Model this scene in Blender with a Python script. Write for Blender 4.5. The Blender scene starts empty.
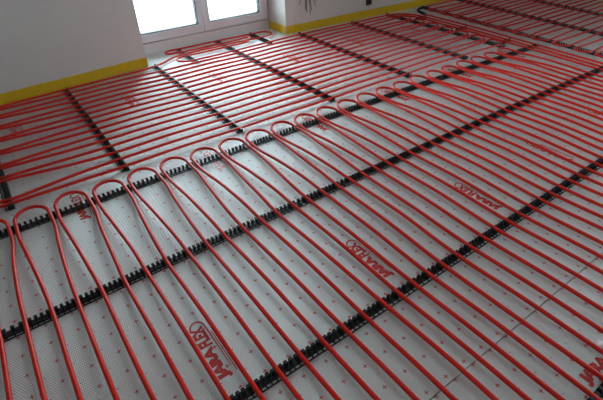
import bpy, bmesh, math, random
from mathutils import Vector, Matrix
random.seed(7)
SC = bpy.context.scene
COL = SC.collection

# ------------------------------------------------------------------ camera
CAM = Vector((-0.0359, 0.0, 1.4256))
RT = Vector((0.80937269, -0.58687224, -0.0222895))
UP = Vector((0.36239159, 0.46919906, 0.80531024))
FW = Vector((0.46215601, 0.65987364, -0.59243447))
FPX = 437.93
cd = bpy.data.cameras.new('camera')
cd.sensor_width = 36.0
cd.lens = 36.0 * FPX / 603.0
cd.clip_start = 0.02
cam = bpy.data.objects.new('camera', cd)
COL.objects.link(cam)
cam.matrix_world = Matrix(((RT.x, UP.x, -FW.x, CAM.x), (RT.y, UP.y, -FW.y, CAM.y),
                           (RT.z, UP.z, -FW.z, CAM.z), (0, 0, 0, 1)))
SC.camera = cam

def ground(px, py, z=0.0):
    """photo pixel -> point on the horizontal plane at height z"""
    d = FW + RT * ((px - 301.5) / FPX) + UP * ((200 - py) / FPX)
    return CAM + d * ((z - CAM.z) / d.z)

# ------------------------------------------------------------------ light
SKY = 13.0
w = bpy.data.worlds.new('overcast_sky'); SC.world = w
w.use_nodes = True
bg = w.node_tree.nodes['Background']
bg.inputs[0].default_value = (0.75, 0.915, 1.0, 1)
bg.inputs[1].default_value = SKY
SC.view_settings.view_transform = 'Standard'
SC.view_settings.look = 'None'
SC.view_settings.gamma = 1.0
SC.view_settings.use_curve_mapping = False
SC.view_settings.exposure = 0.15
SC.cycles.use_denoising = True
SC.cycles.max_bounces = 8
SC.cycles.diffuse_bounces = 5
SC.cycles.sample_clamp_indirect = 8

def portal(name, loc, rot, sx, sy):
    l = bpy.data.lights.new(name, 'AREA')
    l.shape = 'RECTANGLE'; l.size = sx; l.size_y = sy
    l.cycles.is_portal = True
    o = bpy.data.objects.new(name, l); COL.objects.link(o)
    o.location = loc; o.rotation_euler = rot
    return o
# area light -Z faces into the room
portal('balcony_door_portal', (1.99, 4.70, 1.15), (math.radians(-90), 0, 0), 1.6, 2.1)
SIDEWIN = (-2.0, 0.7, 0.85, 2.25)      # y0, y1, z0, z1 of the window in the right side wall, out of view
portal('side_window_portal', (7.12, (SIDEWIN[0] + SIDEWIN[1]) / 2, (SIDEWIN[2] + SIDEWIN[3]) / 2),
       (0, math.radians(90), 0), SIDEWIN[3] - SIDEWIN[2], SIDEWIN[1] - SIDEWIN[0])

# ------------------------------------------------------------------ materials
def mat(name, col, rough=0.5, metal=0.0, spec=0.5, bump=0.0, bscale=40.0, var=0.0, coat=0.0):
    m = bpy.data.materials.new(name); m.use_nodes = True
    nt = m.node_tree; b = nt.nodes['Principled BSDF']
    b.inputs['Base Color'].default_value = (*col, 1)
    b.inputs['Roughness'].default_value = rough
    b.inputs['Metallic'].default_value = metal
    b.inputs['Specular IOR Level'].default_value = spec
    b.inputs['Coat Weight'].default_value = coat
    tc = nt.nodes.new('ShaderNodeTexCoord')
    n = nt.nodes.new('ShaderNodeTexNoise'); n.inputs['Scale'].default_value = bscale
    n.inputs['Detail'].default_value = 4
    nt.links.new(tc.outputs['Object'], n.inputs['Vector'])
    if var > 0:
        mx = nt.nodes.new('ShaderNodeMix'); mx.data_type = 'RGBA'
        mx.inputs['A'].default_value = (*[c * (1 - var) for c in col], 1)
        mx.inputs['B'].default_value = (*[min(1, c * (1 + var)) for c in col], 1)
        nt.links.new(n.outputs['Fac'], mx.inputs['Factor'])
        nt.links.new(mx.outputs['Result'], b.inputs['Base Color'])
    if bump > 0:
        bp = nt.nodes.new('ShaderNodeBump'); bp.inputs['Strength'].default_value = bump
        bp.inputs['Distance'].default_value = 0.003
        nt.links.new(n.outputs['Fac'], bp.inputs['Height'])
        nt.links.new(bp.outputs['Normal'], b.inputs['Normal'])
    return m

def film_material():
    m = bpy.data.materials.new('printed_silver_film'); m.use_nodes = True
    nt = m.node_tree; L = nt.links.new; b = nt.nodes['Principled BSDF']
    tc = nt.nodes.new('ShaderNodeTexCoord')
    sp = nt.nodes.new('ShaderNodeSeparateXYZ'); L(tc.outputs['Object'], sp.inputs[0])
    def M(op, a, c=None, d=None):
        n = nt.nodes.new('ShaderNodeMath'); n.operation = op
        for i, v in enumerate((a, c, d)):
            if v is None: continue
            if isinstance(v, (int, float)): n.inputs[i].default_value = v
            else: L(v, n.inputs[i])
        return n.outputs[0]
    def cell(sock, off):      # signed distance (m) to nearest grid line of pitch 0.1
        f = M('FRACT', M('ADD', M('MULTIPLY', sock, 10.0), 0.5 + off))
        return M('ABSOLUTE', M('MULTIPLY', M('SUBTRACT', f, 0.5), 0.1))
    ax, ay = cell(sp.outputs['X'], 0), cell(sp.outputs['Y'], 0)
    hx, hy = cell(sp.outputs['X'], 0.5), cell(sp.outputs['Y'], 0.5)
    arm, th = 0.0085, 0.0019
    c1 = M('MULTIPLY', M('LESS_THAN', ax, arm), M('LESS_THAN', ay, th))
    c2 = M('MULTIPLY', M('LESS_THAN', ay, arm), M('LESS_THAN', ax, th))
    cross = M('MAXIMUM', c1, c2)
    dot = M('LESS_THAN', M('ADD', M('MULTIPLY', hx, hx), M('MULTIPLY', hy, hy)), 0.0027 ** 2)
    nz = nt.nodes.new('ShaderNodeTexNoise'); nz.inputs['Scale'].default_value = 2.2
    nz.inputs['Detail'].default_value = 5
    L(tc.outputs['Object'], nz.inputs['Vector'])
    base = nt.nodes.new('ShaderNodeMix'); base.data_type = 'RGBA'
    base.inputs['A'].default_value = (0.70, 0.70, 0.69, 1)
    base.inputs['B'].default_value = (0.78, 0.78, 0.77, 1)
    L(nz.outputs['Fac'], base.inputs['Factor'])
    m1 = nt.nodes.new('ShaderNodeMix'); m1.data_type = 'RGBA'
    L(cross, m1.inputs['Factor']); L(base.outputs['Result'], m1.inputs['A'])
    m1.inputs['B'].default_value = (0.60, 0.07, 0.10, 1)
    m2 = nt.nodes.new('ShaderNodeMix'); m2.data_type = 'RGBA'
    L(M('MULTIPLY', dot, 0.75), m2.inputs['Factor']); L(m1.outputs['Result'], m2.inputs['A'])
    m2.inputs['B'].default_value = (0.25, 0.07, 0.09, 1)
    L(m2.outputs['Result'], b.inputs['Base Color'])
    b.inputs['Metallic'].default_value = 0.22
    b.inputs['Roughness'].default_value = 0.30
    b.inputs['Specular IOR Level'].default_value = 0.5
    # woven grid relief of the film: two families of fine ridges
    def ridge(kx, ky):
        s = M('ADD', M('MULTIPLY', sp.outputs['X'], kx), M('MULTIPLY', sp.outputs['Y'], ky))
        return M('SINE', s)
    P = 2 * math.pi / 0.0085
    wv = M('ADD', ridge(P, 0.55 * P), ridge(P, -0.55 * P))
    n2 = nt.nodes.new('ShaderNodeTexNoise'); n2.inputs['Scale'].default_value = 5.0
    L(tc.outputs['Object'], n2.inputs['Vector'])
    b1 = nt.nodes.new('ShaderNodeBump'); b1.inputs['Strength'].default_value = 0.8
    b1.inputs['Distance'].default_value = 0.0006
    L(wv, b1.inputs['Height'])
    b2 = nt.nodes.new('ShaderNodeBump'); b2.inputs['Strength'].default_value = 0.14
    b2.inputs['Distance'].default_value = 0.02
    L(n2.outputs['Fac'], b2.inputs['Height']); L(b1.outputs['Normal'], b2.inputs['Normal'])
    L(b2.outputs['Normal'], b.inputs['Normal'])
    return m

def glass_material():
    m = bpy.data.materials.new('window_glass'); m.use_nodes = True
    nt = m.node_tree; nt.nodes.clear()
    o = nt.nodes.new('ShaderNodeOutputMaterial'); mx = nt.nodes.new('ShaderNodeMixShader')
    t = nt.nodes.new('ShaderNodeBsdfTransparent'); g = nt.nodes.new('ShaderNodeBsdfGlossy')
    t.inputs[0].default_value = (0.95, 0.97, 0.96, 1); g.inputs['Roughness'].default_value = 0.02
    f = nt.nodes.new('ShaderNodeFresnel'); f.inputs[0].default_value = 1.3
    nt.links.new(f.outputs[0], mx.inputs[0]); nt.links.new(t.outputs[0], mx.inputs[1])
    nt.links.new(g.outputs[0], mx.inputs[2]); nt.links.new(mx.outputs[0], o.inputs[0])
    return m

M_FILM = film_material()
M_GLASS = glass_material()
M_PIPE = mat('red_plastic_pipe', (0.70, 0.020, 0.010), 0.36, var=0.08, bscale=6, spec=0.30)
M_BLACK = mat('black_rail_plastic', (0.010, 0.010, 0.011), 0.42, bump=0.1, bscale=200)
M_PRINT = mat('red_print_ink', (0.62, 0.035, 0.03), 0.4)
M_YEL = mat('yellow_edge_foam', (0.72, 0.44, 0.006), 0.75, bump=0.4, bscale=25, var=0.12)
M_PLASTER = mat('white_wall_plaster', (0.67, 0.645, 0.62), 0.9, bump=0.25, bscale=60, var=0.03)
M_CEIL = mat('ceiling_paint', (0.75, 0.75, 0.74), 0.95, bump=0.1, bscale=80, var=0.02)
M_PVC = mat('white_door_frame_plastic', (0.74, 0.79, 0.82), 0.35, bump=0.03, bscale=30)
M_SILL = mat('threshold_white_render', (0.78, 0.72, 0.71), 0.55, bump=0.2, bscale=40, var=0.04)
M_GASKET = mat('dark_rubber_gasket', (0.03, 0.04, 0.05), 0.5)
M_SLAB = mat('bare_concrete', (0.16, 0.155, 0.15), 0.9, bump=0.5, bscale=30, var=0.15)
M_TERR = mat('pale_terrace_paving', (0.72, 0.73, 0.72), 0.85, bump=0.3, bscale=15, var=0.06)
M_WIRE = mat('black_cable_sheath', (0.012, 0.012, 0.014), 0.45)
M_SLEEVE = mat('black_corrugated_sleeve', (0.010, 0.010, 0.011), 0.5)
M_PAPER = mat('white_scrap', (0.92, 0.92, 0.92), 0.7, bump=0.3, bscale=60)

# ------------------------------------------------------------------ helpers
def obj(name, bm, m, parent=None, smooth=False):
    me = bpy.data.meshes.new(name)
    bm.normal_update()
    bm.to_mesh(me); bm.free()
    me.materials.append(m)
    if smooth:
        for p in me.polygons: p.use_smooth = True
    o = bpy.data.objects.new(name, me); COL.objects.link(o)
    if parent: o.parent = parent
    return o

def tag(o, label, cat, group=None):
    o['label'] = label; o['category'] = cat
    if group: o['group'] = group
    return o

def struct(name, bm, m, label=None):
    o = obj(name, bm, m); o['kind'] = 'structure'
    if label: o['label'] = label
    return o

def empty(name, loc=(0, 0, 0)):
    o = bpy.data.objects.new(name, None); o.empty_display_size = 0.05
    COL.objects.link(o); o.location = loc
    return o

def box(bm, x0, x1, y0, y1, z0, z1):
    v = [bm.verts.new((x, y, z)) for z in (z0, z1) for y in (y0, y1) for x in (x0, x1)]
    for f in ((0, 2, 3, 1), (4, 5, 7, 6), (0, 1, 5, 4), (2, 6, 7, 3), (1, 3, 7, 5), (0, 4, 6, 2)):
        bm.faces.new([v[i] for i in f])
    return v

def prism(bm, poly, z0, z1):
    a = [bm.verts.new((x, y, z0)) for x, y in poly]
    c = [bm.verts.new((x, y, z1)) for x, y in poly]
    n = len(poly)
    bm.faces.new(a[::-1]); bm.faces.new(c)
    for i in range(n):
        j = (i + 1) % n
        bm.faces.new((a[i], a[j], c[j], c[i]))

def bevel(bm, w, seg=1):
    bmesh.ops.bevel(bm, geom=bm.edges[:], offset=w, segments=seg, affect='EDGES')

def catmull(pts, step=0.03):
    """centripetal-ish Catmull-Rom through 3D points"""
    P = [Vector(p) for p in pts]
    P = [P[0] * 2 - P[1]] + P + [P[-1] * 2 - P[-2]]
    out = []
    for i in range(1, len(P) - 2):
        p0, p1, p2, p3 = P[i - 1:i + 3]
        t01 = max((p1 - p0).length ** 0.5, 1e-4); t12 = max((p2 - p1).length ** 0.5, 1e-4)
        t23 = max((p3 - p2).length ** 0.5, 1e-4)
        m1 = (p2 - p1) + t12 * ((p1 - p0) / t01 - (p2 - p0) / (t01 + t12))
        m2 = (p2 - p1) + t12 * ((p3 - p2) / t23 - (p3 - p1) / (t12 + t23))
        n = max(1, int((p2 - p1).length / step))
        for k in range(n):
            t = k / n
            a = 2 * t ** 3 - 3 * t ** 2 + 1; b_ = t ** 3 - 2 * t ** 2 + t
            c = -2 * t ** 3 + 3 * t ** 2; d = t ** 3 - t ** 2
            out.append(p1 * a + m1 * b_ + p2 * c + m2 * d)
    out.append(P[-2])
    return out

def tube(bm, path, r, sides=10, cap=True, ribs=0.0):
    rings = []; up = Vector((0, 0, 1)); n = len(path)
    for i, p in enumerate(path):
        t = (path[min(i + 1, n - 1)] - path[max(i - 1, 0)]).normalized()
        if abs(t.z) > 0.9:
            ref = Vector((0, 1, 0))
        else:
            ref = up
        s = t.cross(ref).normalized(); u = s.cross(t)
        rr = r * (1 + (ribs if i % 2 else 0))
        rings.append([bm.verts.new(p + (s * math.cos(2 * math.pi * k / sides) + u * math.sin(2 * math.pi * k / sides)) * rr)
                      for k in range(sides)])
    for a, b_ in zip(rings, rings[1:]):
        for k in range(sides):
            j = (k + 1) % sides
            bm.faces.new((a[k], b_[k], b_[j], a[j]))
    if cap:
        bm.faces.new(rings[0]); bm.faces.new(rings[-1][::-1])

ORD = ['first', 'second', 'third', 'fourth', 'fifth', 'sixth', 'seventh', 'eighth', 'ninth', 'tenth', 'eleventh',
       'twelfth', 'thirteenth', 'fourteenth', 'fifteenth', 'sixteenth', 'seventeenth', 'eighteenth', 'nineteenth',
       'twentieth', 'twenty-first', 'twenty-second', 'twenty-third', 'twenty-fourth']

# ------------------------------------------------------------------ setting
XL, XR, YB, H = -2.6, 7.05, -2.4, 2.6
WY = 4.25                 # wall face beside the balcony door
DX0, DX1, DY = 1.185, 2.80, 4.60
SEAM = 0.404
bm = bmesh.new(); box(bm, XL - 0.3, XR + 0.3, YB - 0.3, 5.0, -0.18, -0.03)
floor = struct('floor', bm, M_SLAB)
def panel(y0, y1, ox, oy, label):
    bm = bmesh.new(); box(bm, XL - ox, XR - ox, y0 - oy, y1 - oy, -0.03, 0.0)
    o = obj('insulation_panel', bm, M_FILM, floor); o.location = (ox, oy, 0)
    o['label'] = label
    return o
pan_far = panel(SEAM + 0.0018, DY + 0.1, 0.063, 0.028, 'silver film insulation panel behind the seam')
pan_near = panel(YB, SEAM - 0.0018, 0.078, 0.100, 'silver film insulation panel in front of the seam')

# wall with the balcony door: left piece, right piece, lintel
def wl(x): return 4.245 - (1.185 - x) * 0.098      # left piece runs very slightly towards the room
def wr(x): return 4.262 - (x - 2.80) * 0.040
bm = bmesh.new()
prism(bm, [(XL, wl(XL)), (DX0, wl(DX0)), (DX0, 4.85), (XL, 4.85)], 0.0, H)
struct('wall_left', bm, M_PLASTER)
bm = bmesh.new()
prism(bm, [(DX1, wr(DX1)), (XR, wr(XR)), (XR, 4.85), (DX1, 4.85)], 0.0, H)
struct('wall_right', bm, M_PLASTER)
bm = bmesh.new(); box(bm, DX0, DX1, WY, 4.85, 2.25, H)
struct('wall_lintel', bm, M_PLASTER)
y0, y1, z0, z1 = SIDEWIN
bm = bmesh.new()
box(bm, XR, XR + 0.25, YB, y0, 0, H); box(bm, XR, XR + 0.25, y1, wr(XR), 0, H)
box(bm, XR, XR + 0.25, y0, y1, 0, z0); box(bm, XR, XR + 0.25, y0, y1, z1, H)
struct('wall_side_right', bm, M_PLASTER)
bm = bmesh.new(); box(bm, XL - 0.25, XL, YB, wl(XL), 0.0, H)
struct('wall_side_left', bm, M_PLASTER)
bm = bmesh.new(); box(bm, XL, XR, YB - 0.25, YB, 0, H)
struct('wall_rear', bm, M_PLASTER)
bm = bmesh.new(); box(bm, XL - 0.25, XR + 0.25, YB - 0.25, 4.85, H, H + 0.2)
struct('ceiling', bm, M_CEIL)

# window in the side wall (out of view)
wn = empty('window_2', (XR + 0.12, (y0 + y1) / 2, z0)); wn.rotation_euler = (0, 0, math.radians(90)); wn['kind'] = 'structure'
def frame_ring(bm, ax0, ax1, y0, y1, az0, az1, wd):
    box(bm, ax0, ax0 + wd, y0, y1, az0, az1); box(bm, ax1 - wd, ax1, y0, y1, az0, az1)
    box(bm, ax0 + wd, ax1 - wd, y0, y1, az0, az0 + wd); box(bm, ax0 + wd, ax1 - wd, y0, y1, az1 - wd, az1)
ww, wh = y1 - y0, z1 - z0
bm = bmesh.new(); frame_ring(bm, -ww / 2, ww / 2, -0.03, 0.03, 0, wh, 0.07); box(bm, -0.04, 0.04, -0.03, 0.03, 0.07, wh - 0.07)
obj('window_frame', bm, M_PVC, wn)
for s in (-1, 1):
    bm = bmesh.new(); a, b_ = sorted((s * 0.04, s * (ww / 2 - 0.07)))
    box(bm, a, b_, -0.008, 0.008, 0.07, wh - 0.07); obj('pane', bm, M_GLASS, wn)

# balcony door
bm = bmesh.new(); box(bm, DX0, DX1, DY, 4.85, 0.0, 0.100)
struct('trim_1', bm, M_SILL, 'pale raised threshold below the white balcony door')
dr = empty('door_1', ((DX0 + DX1) / 2, DY + 0.06, 0.10)); dr['kind'] = 'structure'
dr['label'] = 'white double balcony door with two glazed leaves'
hw = (DX1 - DX0) / 2
cx = (DX0 + DX1) / 2
bm = bmesh.new(); frame_ring(bm, -hw, hw, -0.025, 0.045, 0.004, 2.145, 0.035); bevel(bm, 0.004)
obj('outer_frame', bm, M_PVC, dr)
# leaves, positions from the photograph (door plane y = 4.60)
for nm, a, b_, g0, g1 in (('l', DX0 + 0.03, 1.968, 1.275, 1.915), ('r', 1.976, DX1 - 0.022, 2.046, 2.683)):
    a -= cx; b_ -= cx; g0 -= cx; g1 -= cx
    y0, y1, zb, zt = -0.06, 0.02, 0.012, 2.12
    gb, gt = 0.090, 2.03
    bm = bmesh.new()
    # sash: stiles and rails
    box(bm, a, g0, y0, y1, zb, zt); box(bm, g1, b_, y0, y1, zb, zt)
    box(bm, g0, g1, y0, y1, zb, gb); box(bm, g0, g1, y0, y1, gt, zt)
    leaf = obj('door_leaf', bm, M_PVC, dr)
    bm = bmesh.new(); wd = 0.010
    box(bm, g0, g0 + wd, y0 + 0.012, y1 - 0.01, gb, gt); box(bm, g1 - wd, g1, y0 + 0.012, y1 - 0.01, gb, gt)
    box(bm, g0 + wd, g1 - wd, y0 + 0.012, y1 - 0.01, gb, gb + wd); box(bm, g0 + wd, g1 - wd, y0 + 0.012, y1 - 0.01, gt - wd, gt)
    obj('gasket', bm, M_GASKET, leaf)
    bm = bmesh.new(); box(bm, g0 + wd, g1 - wd, -0.032, -0.008, gb + wd, gt - wd); obj('pane', bm, M_GLASS, leaf)
    # glazing bead around the glass
    bm = bmesh.new(); e = 0.014
    box(bm, g0 - e, g0, y0 - 0.006, y0, gb - e, gt + e); box(bm, g1, g1 + e, y0 - 0.006, y0, gb - e, gt + e)
    box(bm, g0, g1, y0 - 0.006, y0, gb - e, gb); box(bm, g0, g1, y0 - 0.006, y0, gt, gt + e)
    obj('glazing_bead', bm, M_PVC, leaf)
    if nm == 'r':
        bm = bmesh.new()
        box(bm, a + 0.018, a + 0.045, y0 - 0.012, y0, 0.92, 1.06)
        box(bm, a + 0.022, a + 0.041, y0 - 0.055, y0 - 0.012, 1.00, 1.02)
        box(bm, a + 0.022, a + 0.041, y0 - 0.062, y0 - 0.045, 0.90, 1.02); obj('door_handle', bm, M_PVC, leaf)

# terrace outside
bm = bmesh.new(); box(bm, XL - 4, XR + 4, 4.86, 14.0, -0.25, -0.05)
struct('terrace', bm, M_TERR)

# ------------------------------------------------------------------ yellow foam edge strips along the wall foot
def edge_strip(pts, h, label, th=0.010):
    """pts: wall-foot polyline (seen from the room); strip thickness grows towards the room (-y / -x side)"""
    bm = bmesh.new(); n = 40; P = [Vector((x, y, 0)) for x, y in pts]
    segs = []
    for a, b_ in zip(P, P[1:]):
        k = max(2, int((b_ - a).length / 0.06))
        for i in range(k): segs.append(a.lerp(b_, i / k))
    segs.append(P[-1])
    rows = []
    for i, p in enumerate(segs):
        t = (segs[min(i + 1, len(segs) - 1)] - segs[max(i - 1, 0)]).normalized()
        nrm = Vector((t.y, -t.x, 0))
        wob = 0.0015 * math.sin(i * 0.7 + 1) + random.uniform(-0.001, 0.001)
        top = h + random.uniform(-0.0025, 0.0025)
        f = p + nrm * (th + wob); bk = p + nrm * 0.001
        rows.append([bm.verts.new((f.x, f.y, 0.001)), bm.verts.new((f.x, f.y, top - 0.003)),
                     bm.verts.new((f.x - nrm.x * 0.003, f.y - nrm.y * 0.003, top)),
                     bm.verts.new((bk.x, bk.y, top)), bm.verts.new((bk.x, bk.y, 0.001))])
    for a, b_ in zip(rows, rows[1:]):
        for k in range(5):
            j = (k + 1) % 5
            bm.faces.new((a[k], b_[k], b_[j], a[j]))
    bm.faces.new(rows[0]); bm.faces.new(rows[-1][::-1])
    bmesh.ops.recalc_face_normals(bm, faces=bm.faces[:])
    return tag(obj('edge_strip', bm, M_YEL), label, 'edge strip', 'yellow foam edge strips')
edge_strip([(XL + 0.02, wl(XL + 0.02)), (DX0 - 0.004, wl(DX0))], 0.088, 'yellow foam edge strip along wall left of balcony door')
edge_strip([(DX1 - 0.001, DY - 0.004), (DX1 - 0.001, wr(DX1) - 0.001)], 0.086, 'short yellow foam strip inside the balcony door reveal')
edge_strip([(DX1 + 0.012, wr(DX1)), (XR - 0.02, wr(XR - 0.02))], 0.086, 'yellow foam edge strip along wall right of balcony door')
edge_strip([(XR, 4.05), (XR, 1.0)], 0.086, 'yellow foam edge strip at the far right wall')

# ------------------------------------------------------------------ clip rails
FIN_P = 0.025
def clip_rail(pts, crossings, label, group, width=0.050):
    """pts: plan polyline of the rail; crossings: plan points where pipes cross (teeth give way there)"""
    path = catmull([(x, y, 0) for x, y in pts], 0.05)
    # resample by arc length
    L = [0.0]
    for a, b_ in zip(path, path[1:]): L.append(L[-1] + (b_ - a).length)
    tot = L[-1]
    def at(s):
        s = max(0, min(tot, s)); i = 0
        lo, hi = 0, len(L) - 1
        while hi - lo > 1:
            mid = (lo + hi) // 2
            if L[mid] <= s: lo = mid
            else: hi = mid
        t = (s - L[lo]) / max(1e-9, L[hi] - L[lo])
        return path[lo].lerp(path[hi], t), (path[hi] - path[lo]).normalized()
    cr = []
    for c in crossings:
        c = Vector((c[0], c[1], 0)); best = min(range(len(path)), key=lambda i: (path[i] - c).length)
        tan = (path[min(best + 1, len(path) - 1)] - path[max(best - 1, 0)]).normalized()
        cr.append(L[best] + (c - path[best]).dot(tan))
    root = empty('clip_rail', (pts[0][0], pts[0][1], 0))
    tag(root, label, 'clip rail', group)
    off = Vector((pts[0][0], pts[0][1], 0))
    h = width / 2
    def strip(name, o0, o1, z0, z1):
        bm = bmesh.new(); prev = None; n = max(2, int(tot / 0.1))
        for i in range(n + 1):
            p, t = at(tot * i / n); nr = Vector((-t.y, t.x, 0)); p = p - off
            ring = [bm.verts.new(p + nr * o + Vector((0, 0, z))) for o, z in ((o0, z0), (o1, z0), (o1, z1), (o0, z1))]
            if prev:
                for k in range(4):
                    j = (k + 1) % 4
                    bm.faces.new((prev[k], prev[j], ring[j], ring[k]))
            else: bm.faces.new(ring[::-1])
            prev = ring
        bm.faces.new(prev)
        bmesh.ops.recalc_face_normals(bm, faces=bm.faces[:])
        return obj(name, bm, M_BLACK, root)
    strip('spine', -0.010, 0.023, 0.0008, 0.0050)
    strip('side_strip', -h, -h + 0.0045, 0.0008, 0.0045)
    bm = bmesh.new()
    # blades hug every pipe and fill the stretch between two pipes at about the 25 mm pitch
    HUG = 0.0165
    cs = sorted(c for c in cr if 0 < c < tot)
    marks = []
    lim = [(-1e9, 0.004)] + [(c - HUG, c + HUG) for c in cs] + [(tot - 0.004, 1e9)]
    for (_, a_), (b_, _) in zip(lim, lim[1:]):
        if b_ - a_ < -0.002: continue
        if b_ - a_ < 0.010: marks.append((a_ + b_) / 2); continue
        k = max(1, round((b_ - a_) / FIN_P))
        marks += [a_ + (b_ - a_) * i / k for i in range(k + 1)]
    for s in marks:
        if any(abs(s - c) < 0.0155 for c in cs): continue
        p, t = at(s); nr = Vector((-t.y, t.x, 0)); p = p - off
        # foot bridging the rail + a barbed blade with a notched crown
        def hexa(w, d0, d1, z0, z1, w2=None, ds=0.0):
            w2 = w if w2 is None else w2
            v = []
            for z, ww_, sh in ((z0, w, 0), (z1, w2, ds)):
                for a_, b2 in ((-ww_, d0 + sh), (ww_, d0 + sh), (ww_, d1 - sh), (-ww_, d1 - sh)):
                    v.append(bm.verts.new(p + t * a_ + nr * b2 + Vector((0, 0, z))))
            for f in ((3, 2, 1, 0), (4, 5, 6, 7), (0, 1, 5, 4), (1, 2, 6, 5), (2, 3, 7, 6), (3, 0, 4, 7)):
                bm.faces.new([v[i] for i in f])
        hexa(0.0026, -h + 0.003, -0.004, 0.001, 0.0042)
        hexa(0.0044, -0.010, 0.021, 0.0050, 0.0090, 0.0040)
        hexa(0.0048, 0.004, 0.021, 0.0090, 0.0180, 0.0046)
        hexa(0.0069, 0.006, 0.021, 0.0180, 0.0270, 0.0058, 0.001)
    teeth = obj('clip_teeth', bm, M_BLACK, root); teeth['kind'] = 'stuff'
    return root

# ------------------------------------------------------------------ pipes
R = 0.0094
ZP = 0.0200
def pipe(pts, label, group, parent=None, r=R, step=0.035):
    path = catmull(pts, step)
    base = Vector((pts[0][0], pts[0][1], 0))
    bm = bmesh.new(); tube(bm, [p - base for p in path], r)
    bmesh.ops.recalc_face_normals(bm, faces=bm.faces[:])
    o = obj('heating_pipe', bm, M_PIPE, parent, smooth=True)
    o.location = base
    return tag(o, label, 'pipe', group)

# ---- front field: hairpins whose bends lie on the long rail
R1Y = lambda x: 2.283 - 0.004 * (x - 1.9) ** 2 - 0.004 * max(0, x - 3) 
R2PX = [(1.5, 330), (25.7, 321.5), (53, 312.3), (78, 301.6), (101.5, 290), (124, 281.5), (145.6, 273), (165.5, 263),
        (187, 252.5), (206.5, 245.7), (223, 236.6), (241.5, 228.3), (260.5, 220), (276, 213.4), (293, 205), (309, 201),
        (325, 193.5), (341.5, 187.3)]                       # pipes -4 .. 13 on the second rail
R3PX = [(255, 390), (278, 373), (301.2, 358.2), (323, 341.8), (344.5, 328.5), (364.5, 315), (384.4, 302), (401, 294),
        (418, 286), (434, 276.5), (449, 267.4), (464, 256.6), (477, 247.5)]   # pipes 3 .. 15 on the third rail
x2 = {i - 4: ground(*q, ZP).x for i, q in enumerate(R2PX)}
x3 = {i + 3: ground(*q, ZP).x for i, q in enumerate(R3PX)}
def X2(i): return 0.5 * x2[i] + 0.05 * i if i in x2 else 0.1 * i
def X3(i):
    if i in x3: return 0.5 * x3[i] + 0.05 * i - 0.004 * max(0, i - 9)
    return 0.1 * i - (0.025 if i > 15 else 0.0) - 0.002 * max(0, i - 18)
R2Y = lambda x: 1.562 - 0.003 * max(0, x - 1.2) ** 2 * 1.0
R3Y = lambda x: 0.786
c1, c2, c3, c4 = [], [], [], []
G1 = 'red hairpin pipes of the front field'
MS = range(-2, 21)
for n, m_ in enumerate(MS):
    c = 0.05 + 0.2 * m_
    hw_ = 0.0835 + random.uniform(-0.003, 0.003)
    pts = {}
    for side, i in ((-1, 2 * m_), (1, 2 * m_ + 1)):
        xa, xb = X2(i), X3(i)
        y1 = R1Y(c); y2 = R2Y(xa); y3 = R3Y(xb)
        xr1 = c + side * hw_
        j = lambda: random.uniform(-0.003, 0.003)
        leg = [(xb + j(), -1.9, ZP), (xb + j(), -0.6, ZP), (xb + j(), 0.070, ZP), (xb + (xb - xa) * 0.12 + j(), 0.45, ZP + 0.006 + j()),
               (xb, y3, ZP), ((xa * .5 + xb * .5) + j(), (y2 + y3) / 2, ZP + 0.007 + j()), (xa, y2, ZP),
               (xa * 0.86 + xr1 * 0.14 + j(), y2 + 0.17, ZP + 0.006), (xa * 0.42 + xr1 * 0.58 + j(), y2 + 0.42, ZP + 0.009),
               (xr1 + side * 0.001, y1 - 0.11, ZP + 0.003), (xr1, y1, ZP + 0.004)]
        pts[side] = leg
        c1.append((xr1, y1)); c2.append((xa, y2)); c3.append((xb, y3)); c4.append((xb, 0.070))
    top = 0.128 + random.uniform(-0.006, 0.006)
    lift = random.uniform(0.006, 0.014); y1 = R1Y(c)
    arc = []
    for a in range(165, 10, -15):
        th = math.radians(a)
        arc.append((c + math.cos(th) * hw_ * (1.03 if 40 < a < 140 else 1.02), y1 + 0.030 + math.sin(th) * (top - 0.03),
                    ZP + 0.004 + lift * math.sin(th)))
    P = pts[-1] + arc + pts[1][::-1]
    if n == 0: lab = 'red hairpin pipe whose bend is cut off at the left photo edge'
    else: lab = 'red hairpin pipe, %s complete bend from the left on the long black rail' % ORD[n - 1]
    pipe(P, lab, G1, step=0.03)

# ---- corridor positions (plan) shared by three long pipes
def corr(k, y):
    t = [(3.7, (4.40, 4.475, 4.575)), (3.0, (4.375, 4.450, 4.55)), (2.4, (4.335, 4.41, 4.50)), (1.5, (4.25, 4.33, 4.415)),
         (0.4, (4.16, 4.24, 4.32)), (-1.9, (4.10, 4.18, 4.26))]
    for (ya, a), (yb, b_) in zip(t, t[1:]):
        if ya >= y >= yb:
            f = (ya - y) / (ya - yb); return a[k] + (b_[k] - a[k]) * f
    return t[0][1][k]
CY = [3.7, 3.35, 3.0, 2.7, 2.4, 2.0, 1.5, 0.9, 0.4, -0.6, -1.9]
SHORT = [(2.53, (0, 1, 2)), (3.11, (0, 1, 2)), (3.72, (0, 1, 2))]

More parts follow.
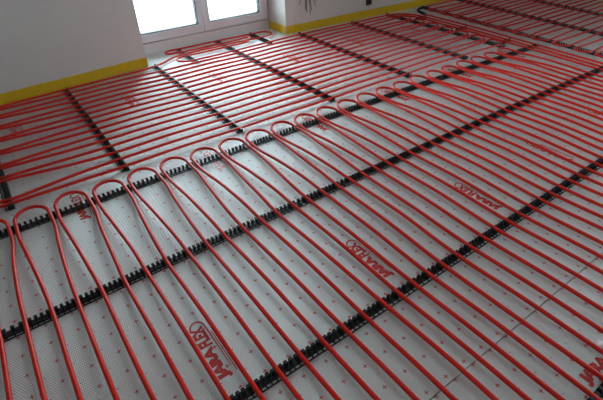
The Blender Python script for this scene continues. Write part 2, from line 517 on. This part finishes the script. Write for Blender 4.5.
# ---- rear field: pipes along the wall direction, bends at the right on rail D
BK = lambda k: 2.518 + 0.1042 * k
BRX = {0: -0.235, 1: 0.400, 2: 1.205, 3: 2.040, 4: 2.885, 5: 3.64}
DRX = lambda y: 4.205 + 0.03 * min(1, max(0, (y - 2.5) / 1.0))
bcross = {k: [] for k in BRX}; dcross = []
def wob(): return random.uniform(-0.004, 0.004)
G2 = 'red hairpin pipes of the rear field'
for m_ in range(7):
    ya, yb = BK(2 * m_), BK(2 * m_ + 1); c = (ya + yb) / 2
    rx = DRX(c); hwD = 0.080 + random.uniform(-0.004, 0.004)
    legs = {}
    for side, y in ((-1, ya), (1, yb)):
        yp = c + side * 0.022 - (0.030 if m_ == 0 else 0.0) + (0.04 if m_ == 1 else 0)   # squeezed together on the leftmost rail
        l = [(-1.05, c + side * 0.10, ZP), (-0.75, c + side * 0.085, ZP), (-0.42, c + side * 0.045, ZP), (BRX[0], yp, ZP),
             (-0.05, yp * .7 + y * .3, ZP), (0.14, yp * .25 + y * .75, ZP)]
        bcross[0].append((BRX[0], yp))
        for k in range(1, 6):
            yy = y + wob(); l.append((BRX[k], yy, ZP)); bcross[k].append((BRX[k], yy))
            if k < 5: l.append(((BRX[k] + BRX[k + 1]) / 2, y + wob(), ZP + 0.005))
        l.append((BRX[5] + 0.25, y + side * 0.008, ZP))
        l.append((rx - 0.10, c + side * (hwD - 0.006), ZP)); l.append((rx, c + side * hwD, ZP + 0.002)); dcross.append((rx, c + side * hwD))
        legs[side] = l
    arc = [(rx + 0.022 + math.cos(math.radians(a)) * 0.058, c + math.sin(math.radians(a)) * hwD, ZP + 0.004 + 0.006 * math.cos(math.radians(a)))
           for a in range(-75, 80, 15)]
    P = legs[-1] + arc + legs[1][::-1]
    if m_ == 0: lab = 'red hairpin pipe of the rear field, nearest to the front bends'
    elif m_ == 6: lab = 'red hairpin pipe of the rear field, the pair nearest the wall'
    else: lab = 'red hairpin pipe of the rear field, %s pair counting back from the front bends' % ORD[m_]
    pipe(P, lab, G2)

# single pipe next to the wall that turns into the corridor
y14 = BK(14)
P = [(-1.05, y14 - 0.05, ZP), (-0.42, y14 - 0.03, ZP)]
bcross[0].append((BRX[0], y14 - 0.012)); P.append((BRX[0], y14 - 0.012, ZP))
for k in range(1, 6):
    yy = y14 + wob(); P.append((BRX[k], yy, ZP)); bcross[k].append((BRX[k], yy))
    if k < 5: P.append(((BRX[k] + BRX[k + 1]) / 2, y14 + wob(), ZP + 0.005))
P += [(4.0, y14, ZP), (DRX(4) - 0.01, y14 - 0.012, ZP)]; dcross.append((DRX(4) - 0.01, y14 - 0.012))
P += [(4.33, y14 - 0.06, ZP), (4.385, y14 - 0.16, ZP)]
P += [(corr(0, y), y, ZP) for y in CY]
pipe(P, 'red pipe along the rear wall turning right into the narrow gap between fields', 'long red feed pipes')

# pipe that snakes through the door niche
y15 = BK(15)
def arc_pts(cx_, cy_, rx_, ry_, a0, a1, stp=18):
    n = int(abs(a1 - a0) / stp); out = []
    for i in range(n + 1):
        a = math.radians(a0 + (a1 - a0) * i / n)
        out.append((cx_ + rx_ * math.cos(a), cy_ + ry_ * math.sin(a), ZP + 0.004))
    return out
NR1, NR2 = 1.585, 2.465           # two short rails in the niche
P = [(-1.05, 3.98, ZP), (-0.5, 4.005, ZP), (BRX[0], 4.02, ZP), (0.05, 4.045, ZP), (BRX[1], 4.075, ZP), (0.8, 4.100, ZP), (BRX[2] - 0.08, 4.125, ZP),
     (BRX[2] + 0.10, 4.180, ZP), (1.45, 4.268, ZP), (NR1 + 0.04, 4.300, ZP), (2.0, 4.302, ZP), (NR2 - 0.1, 4.295, ZP), (NR2 + 0.05, 4.285, ZP)]
bcross[0].append((BRX[0], 4.02)); bcross[1].append((BRX[1], 4.075)); bcross[2].append((BRX[2], 4.145))
P += arc_pts(2.57, 4.370, 0.090, 0.088, -80, 80)
P += [(NR2, 4.470, ZP), (2.0, 4.490, ZP), (NR1 + 0.05, 4.490, ZP)]
P += arc_pts(1.555, 4.432, 0.120, 0.060, 100, 260)
P += [(NR1 + 0.08, 4.372, ZP), (2.0, 4.375, ZP), (NR2 - 0.26, 4.372, ZP)]
# inner turn lifts over the leg it passes
P += [(x_, y_, z_ + 0.022 * math.sin(math.pi * k_ / 8)) for k_, (x_, y_, z_) in enumerate(arc_pts(NR2 - 0.20, 4.305, 0.08, 0.070, 80, -80))][1:-1]
P2 = [(NR2 - 0.26, 4.238, ZP), (2.0, 4.234, ZP), (NR1 + 0.06, 4.232, ZP)]
P2 += arc_pts(1.55, 4.145, 0.105, 0.088, 100, 260)
P2 += [(NR1 + 0.12, 4.060, ZP), (BRX[3], 4.068, ZP), (NR2, 4.085, ZP), (BRX[4], 4.100, ZP), (3.25, 4.09, ZP), (BRX[5], 4.078, ZP), (4.0, 4.07, ZP),
       (DRX(4.07), 4.055, ZP)]
bcross[3] += [(BRX[3], q) for q in (4.068, 4.234, 4.302, 4.375)]
bcross[4].append((BRX[4], 4.100)); bcross[5].append((BRX[5], 4.078)); dcross.append((DRX(4.07), 4.055))
P2 += [(4.36, 4.00, ZP), (4.452, 3.88, ZP)] + [(corr(1, y), y, ZP) for y in CY]
PP = P + P2
pipe(PP, 'red pipe snaking through the balcony door niche and on along the wall', 'long red feed pipes', step=0.03)

# ---- right field beyond the corridor
EX = lambda y: 4.86 - (4.08 - y) * 0.080
FX = lambda y: 5.56 - (4.02 - y) * 0.105
GX = lambda y: 6.345 - (4.05 - y) * 0.115
ecross, fcross, gcross = [], [], []
EC = [3.826, 3.610, 3.395, 3.190, 2.970, 2.765, 2.560, 2.340, 2.110, 1.880, 1.665, 1.45, 1.235]
EC = EC[:12]
G3 = 'red hairpin pipes of the right rear field'
for n, c in enumerate(EC):
    ex = EX(c); legs = {}; hwE = 0.080 + random.uniform(-0.004, 0.004)
    for side in (-1, 1):
        y = c + side * 0.053
        l = [(6.85, y + wob(), ZP), (GX(y), y + wob(), ZP), ((FX(y) + GX(y)) / 2, y + wob(), ZP + 0.005), (FX(y), y + wob(), ZP), (FX(y) - 0.3, y + side * 0.008, ZP),
             (ex + 0.12, c + side * (hwE - 0.008), ZP), (ex, c + side * hwE, ZP + 0.002)]
        gcross.append((GX(y), y)); fcross.append((FX(y), y)); ecross.append((ex, c + side * hwE))
        legs[side] = l
    arc = [(ex - 0.03 - math.cos(math.radians(a)) * 0.085, c + math.sin(math.radians(a)) * hwE, ZP + 0.004 + 0.008 * math.cos(math.radians(a)))
           for a in range(-75, 80, 15)]
    P = legs[-1] + arc + legs[1][::-1]
    if n == 0: lab = 'red hairpin pipe of the right rear field, bend nearest the wall'
    else: lab = 'red hairpin pipe of the right rear field, %s bend counting from the wall' % ORD[n]
    pipe(P, lab, G3)
# wall-side pipe of the right field with a black sleeve on its turn
yw = 4.045
P = [(6.85, yw - 0.02, ZP), (GX(4), yw - 0.01, ZP), (FX(4), yw, ZP), (5.2, yw + 0.005, ZP), (EX(4) + 0.03, yw + 0.005, ZP), (4.76, 4.035, ZP), (4.665, 3.98, ZP),
     (4.605, 3.87, ZP)] + [(corr(2, y), y, ZP) for y in CY]
gcross.append((GX(4), yw - 0.01)); fcross.append((FX(4), yw)); ecross.append((EX(4) + 0.03, yw))
pw = pipe(P, 'red pipe with black sleeved turn running from the right rear wall into the gap', 'long red feed pipes')
bm = bmesh.new()
sl = catmull([(4.86, 4.05, ZP), (4.76, 4.035, ZP), (4.665, 3.98, ZP), (4.605, 3.87, ZP), (4.588, 3.80, ZP)], 0.006)
tube(bm, [p - Vector((P[0][0], P[0][1], 0)) for p in sl], 0.0155, 12, True, ribs=0.14)
bmesh.ops.recalc_face_normals(bm, faces=bm.faces[:])
so = obj('protective_sleeve', bm, M_SLEEVE, pw, smooth=False); so['label'] = 'black corrugated sleeve'

# ---- the rails themselves
GA = 'rails across the front pipes'; GB = 'rails across the rear pipes'; GC = 'rails of the right rear field'; GD = 'short rail pieces'
c1 += [(corr(0, 2.25), 2.25), (corr(1, 2.25), 2.25)]
xs = [-0.75, 0.4, 1.3, 2.2, 3.1, 4.0, 4.485]
clip_rail([(x, R1Y(x)) for x in xs], c1, 'long black toothed rail carrying the row of front pipe bends', GA)
xs = [-0.75, 0.4, 1.3, 2.2, 3.1, 4.0, 4.6]
clip_rail([(x, R2Y(x)) for x in xs], c2 + [(corr(k, 1.53), 1.53) for k in range(3)], 'black toothed rail across the front pipes, next one nearer than the bends', GA)
clip_rail([(x, R3Y(x)) for x in (-0.75, 1.0, 2.5, 4.4)], c3 + [(corr(k, .786), .786) for k in range(3)], 'black toothed rail crossing front pipes just below the printed red logos', GA)
clip_rail([(x, 0.070) for x in (-0.75, 1.0, 2.5, 4.4)], c4, 'black toothed rail just showing at the bottom right corner', GA)
BL = ['black rail at the left photo edge under the squeezed pipe pairs', 'black rail across rear pipes below the wall left of the door',
      'black rail across rear pipes starting at the wall corner left of the door', 'black rail across rear pipes in front of the balcony door',
      'black rail across rear pipes starting under the hanging cables', 'black rail across rear pipes just left of the rear bends']
BE = {0: (4.05, 2.480), 1: (4.105, 2.485), 2: (4.185, 2.490), 3: (4.50, 2.490), 4: (4.165, 2.465), 5: (4.13, 2.455)}
for k in range(6):
    a, b_ = BE[k]
    clip_rail([(BRX[k] + (0.012 if k in (2, 4, 5) else 0), a), (BRX[k], b_)], bcross[k], BL[k], GB)
clip_rail([(DRX(4.1), 4.13), (DRX(3.4), 3.4), (DRX(2.44), 2.44)], dcross, 'black toothed rail carrying the rear field bends beside the gap', GB)
clip_rail([(EX(4.09), 4.09), (EX(1.3), 1.3)], ecross, 'black toothed rail carrying the bends of the right rear field', GC)
clip_rail([(FX(4.09), 4.09), (FX(1.3), 1.3)], fcross, 'middle black toothed rail of the right rear field', GC)
clip_rail([(GX(4.09), 4.09), (GX(1.3), 1.3)], gcross, 'black toothed rail farthest right in the right rear field', GC)
for (y, ks), lab in zip(SHORT, ('short black rail piece in the gap, nearest the front bends', 'middle short black rail piece in the gap',
                                'short black rail piece in the gap beside the black sleeve')):
    clip_rail([(corr(0, y) - 0.045, y), (corr(0, y) + 0.130, y)], [(corr(k, y), y) for k in (0, 1)], lab, GD)
clip_rail([(NR1, 4.500), (NR1 - 0.005, 4.015)], [(NR1, q) for q in (4.06, 4.232, 4.298, 4.372, 4.49)], 'short black rail piece at the left end of the door niche', GD)
clip_rail([(NR2, 4.515), (NR2, 4.06)], [(NR2, q) for q in (4.085, 4.29, 4.47)], 'short black rail piece at the right end of the door niche', GD)

# ------------------------------------------------------------------ printed logos on the film (flat ink, parts of the panels)
def text_mesh(body, size, off):
    cu = bpy.data.curves.new('logo_text', 'FONT'); cu.body = body; cu.size = size; cu.offset = off
    cu.resolution_u = 3
    o = bpy.data.objects.new('logo_text', cu); COL.objects.link(o)
    dg = bpy.context.evaluated_depsgraph_get(); dg.update()
    me = bpy.data.meshes.new_from_object(o.evaluated_get(dg))
    bpy.data.objects.remove(o); bpy.data.curves.remove(cu)
    return me
def logo_mesh():
    bm = bmesh.new()
    HT = 0.052
    specs = (('JARA', 0.0, 0.150, 0.0056), ('FLEX', 0.153, 0.254, 0.0034))
    for body, a, b_, off in specs:
        me = text_mesh(body, 0.06, off)
        xs_ = [v.co.x for v in me.vertices]; ys_ = [v.co.y for v in me.vertices]
        lx, hx, ly, hy = min(xs_), max(xs_), min(ys_), max(ys_)
        t = bmesh.new(); t.from_mesh(me)
        for v in t.verts:
            v.co.x = a + (v.co.x - lx) / (hx - lx) * (b_ - a)
            v.co.y = (v.co.y - ly) / (hy - ly) * HT
            v.co.z = 0
        tm = bpy.data.meshes.new('t'); t.to_mesh(tm); t.free(); bm.from_mesh(tm)
        bpy.data.meshes.remove(tm); bpy.data.meshes.remove(me)
    # swoosh round the last letter running back under the word, and the thin rule below it
    def ribbon(pts, ws):
        pr = None
        for i, (x, y) in enumerate(pts):
            a = pts[max(i - 1, 0)]; b_ = pts[min(i + 1, len(pts) - 1)]
            t = Vector((b_[0] - a[0], b_[1] - a[1])).normalized(); n = Vector((-t.y, t.x)) * ws[i]
            q = (bm.verts.new((x + n.x, y + n.y, 0)), bm.verts.new((x - n.x, y - n.y, 0)))
            if pr: bm.faces.new((pr[0], pr[1], q[1], q[0]))
            pr = q
    arc = [(0.247 + 0.030 * math.cos(math.radians(a)), 0.0185 + 0.0285 * math.sin(math.radians(a))) for a in range(95, -91, -12)]
    arc += [(0.235 - 0.025 * k, -0.0105) for k in range(1, 9)]
    ribbon(arc, [0.0036 if k < 12 else 0.0036 - 0.0002 * (k - 12) for k in range(len(arc))])
    ribbon([(0.01 + 0.02 * k, -0.0195) for k in range(11)], [0.0022] * 11)
    ribbon([(0.02 + 0.02 * k, -0.0265) for k in range(11)], [0.0018] * 11)
    for v in bm.verts:                                  # read away from the camera: word runs along +y, tops to -x
        v.co = Vector((-v.co.y, v.co.x * 1.06, 0.0))
    bmesh.ops.recalc_face_normals(bm, faces=bm.faces[:])
    if sum(f.normal.z for f in bm.faces) < 0:
        bmesh.ops.reverse_faces(bm, faces=bm.faces[:])
    me = bpy.data.meshes.new('printed_logo'); bm.to_mesh(me); bm.free(); me.materials.append(M_PRINT)
    return me
LM = logo_mesh()
def logo(x, y, par, rz=0.0):
    o = bpy.data.objects.new('printed_logo', LM); COL.objects.link(o)
    o.parent = par; o.location = (x - par.location.x, y - par.location.y, 0.0005)
    o.rotation_euler = (0, 0, rz)
    o['label'] = 'red printed brand logo on the film'
for x in (-0.555, 0.269, 1.082, 1.888, 2.640, 3.43): logo(x - 0.003, 0.883 + (0.02 if x > 2.5 else 0), pan_far)
for x in (0.103, 0.912, 1.725, 2.535, 3.33, 4.13): logo(x, 2.140, pan_far)
for x in (-0.045, 0.790, 1.585, 2.410, 3.232, 4.05, 4.87, 5.68): logo(x, 3.395, pan_far)
for x in (0.40, 1.225, 2.05): logo(x, 0.103, pan_near, math.radians(-90))   # the near panel is laid turned by 90 degrees

# ------------------------------------------------------------------ cables and box on the wall right of the door
cb = empty('cable_bundle', (3.03, wr(3.03) - 0.02, 0.35))
tag(cb, 'loose thin black cables hanging down the wall right of the balcony door', 'cable')
ends = [(2.965, 0.30, 0.030), (3.035, 0.235, 0.045), (3.065, 0.205, 0.03), (3.10, 0.180, 0.055), (3.135, 0.215, 0.03), (3.185, 0.255, 0.04), (3.21, 0.30, 0.025)]
for i, (ex, ez, fy) in enumerate(ends):
    o0 = Vector(cb.location); yb = wr(3.03) - 0.006
    sx = 3.045 + 0.006 * i
    pts = [Vector((3.07, yb - 0.012, 1.05)), Vector((sx + 0.01, yb - 0.03, 0.90)), Vector((sx, yb - 0.035, 0.62)),
           Vector((sx + (ex - sx) * 0.35, yb - fy, 0.43)), Vector((ex, yb - fy * 0.8, ez))]
    bm = bmesh.new(); tube(bm, [p - o0 for p in catmull(pts, 0.03)], 0.0034, 6)
    bmesh.ops.recalc_face_normals(bm, faces=bm.faces[:]); obj('wire', bm, M_WIRE, cb, smooth=True)
bx = 4.00; yb = wr(bx)
sb = empty('socket_box', (bx, yb, 0.145)); tag(sb, 'small black electrical box low on the wall right of the cables', 'electrical box')
bm = bmesh.new(); box(bm, -0.042, 0.042, -0.020, -0.001, 0.0, 0.15); bevel(bm, 0.004); obj('housing', bm, M_WIRE, sb)
bm = bmesh.new(); box(bm, -0.050, -0.010, -0.026, -0.020, 0.032, 0.12); bevel(bm, 0.002); obj('cover', bm, M_SLEEVE, sb)

# ------------------------------------------------------------------ white scrap at the right photo edge
g = ground(600.0, 346.5)
bm = bmesh.new(); bmesh.ops.create_icosphere(bm, subdivisions=2, radius=0.016)
for v in bm.verts:
    v.co *= random.uniform(0.75, 1.15); v.co.z = max(v.co.z * 0.7, -0.009) + 0.0100
o = obj('paper_scrap', bm, M_PAPER); o.location = (g.x + 0.004, g.y, 0)
tag(o, 'small crumpled white scrap beside a pipe at right photo edge', 'scrap')
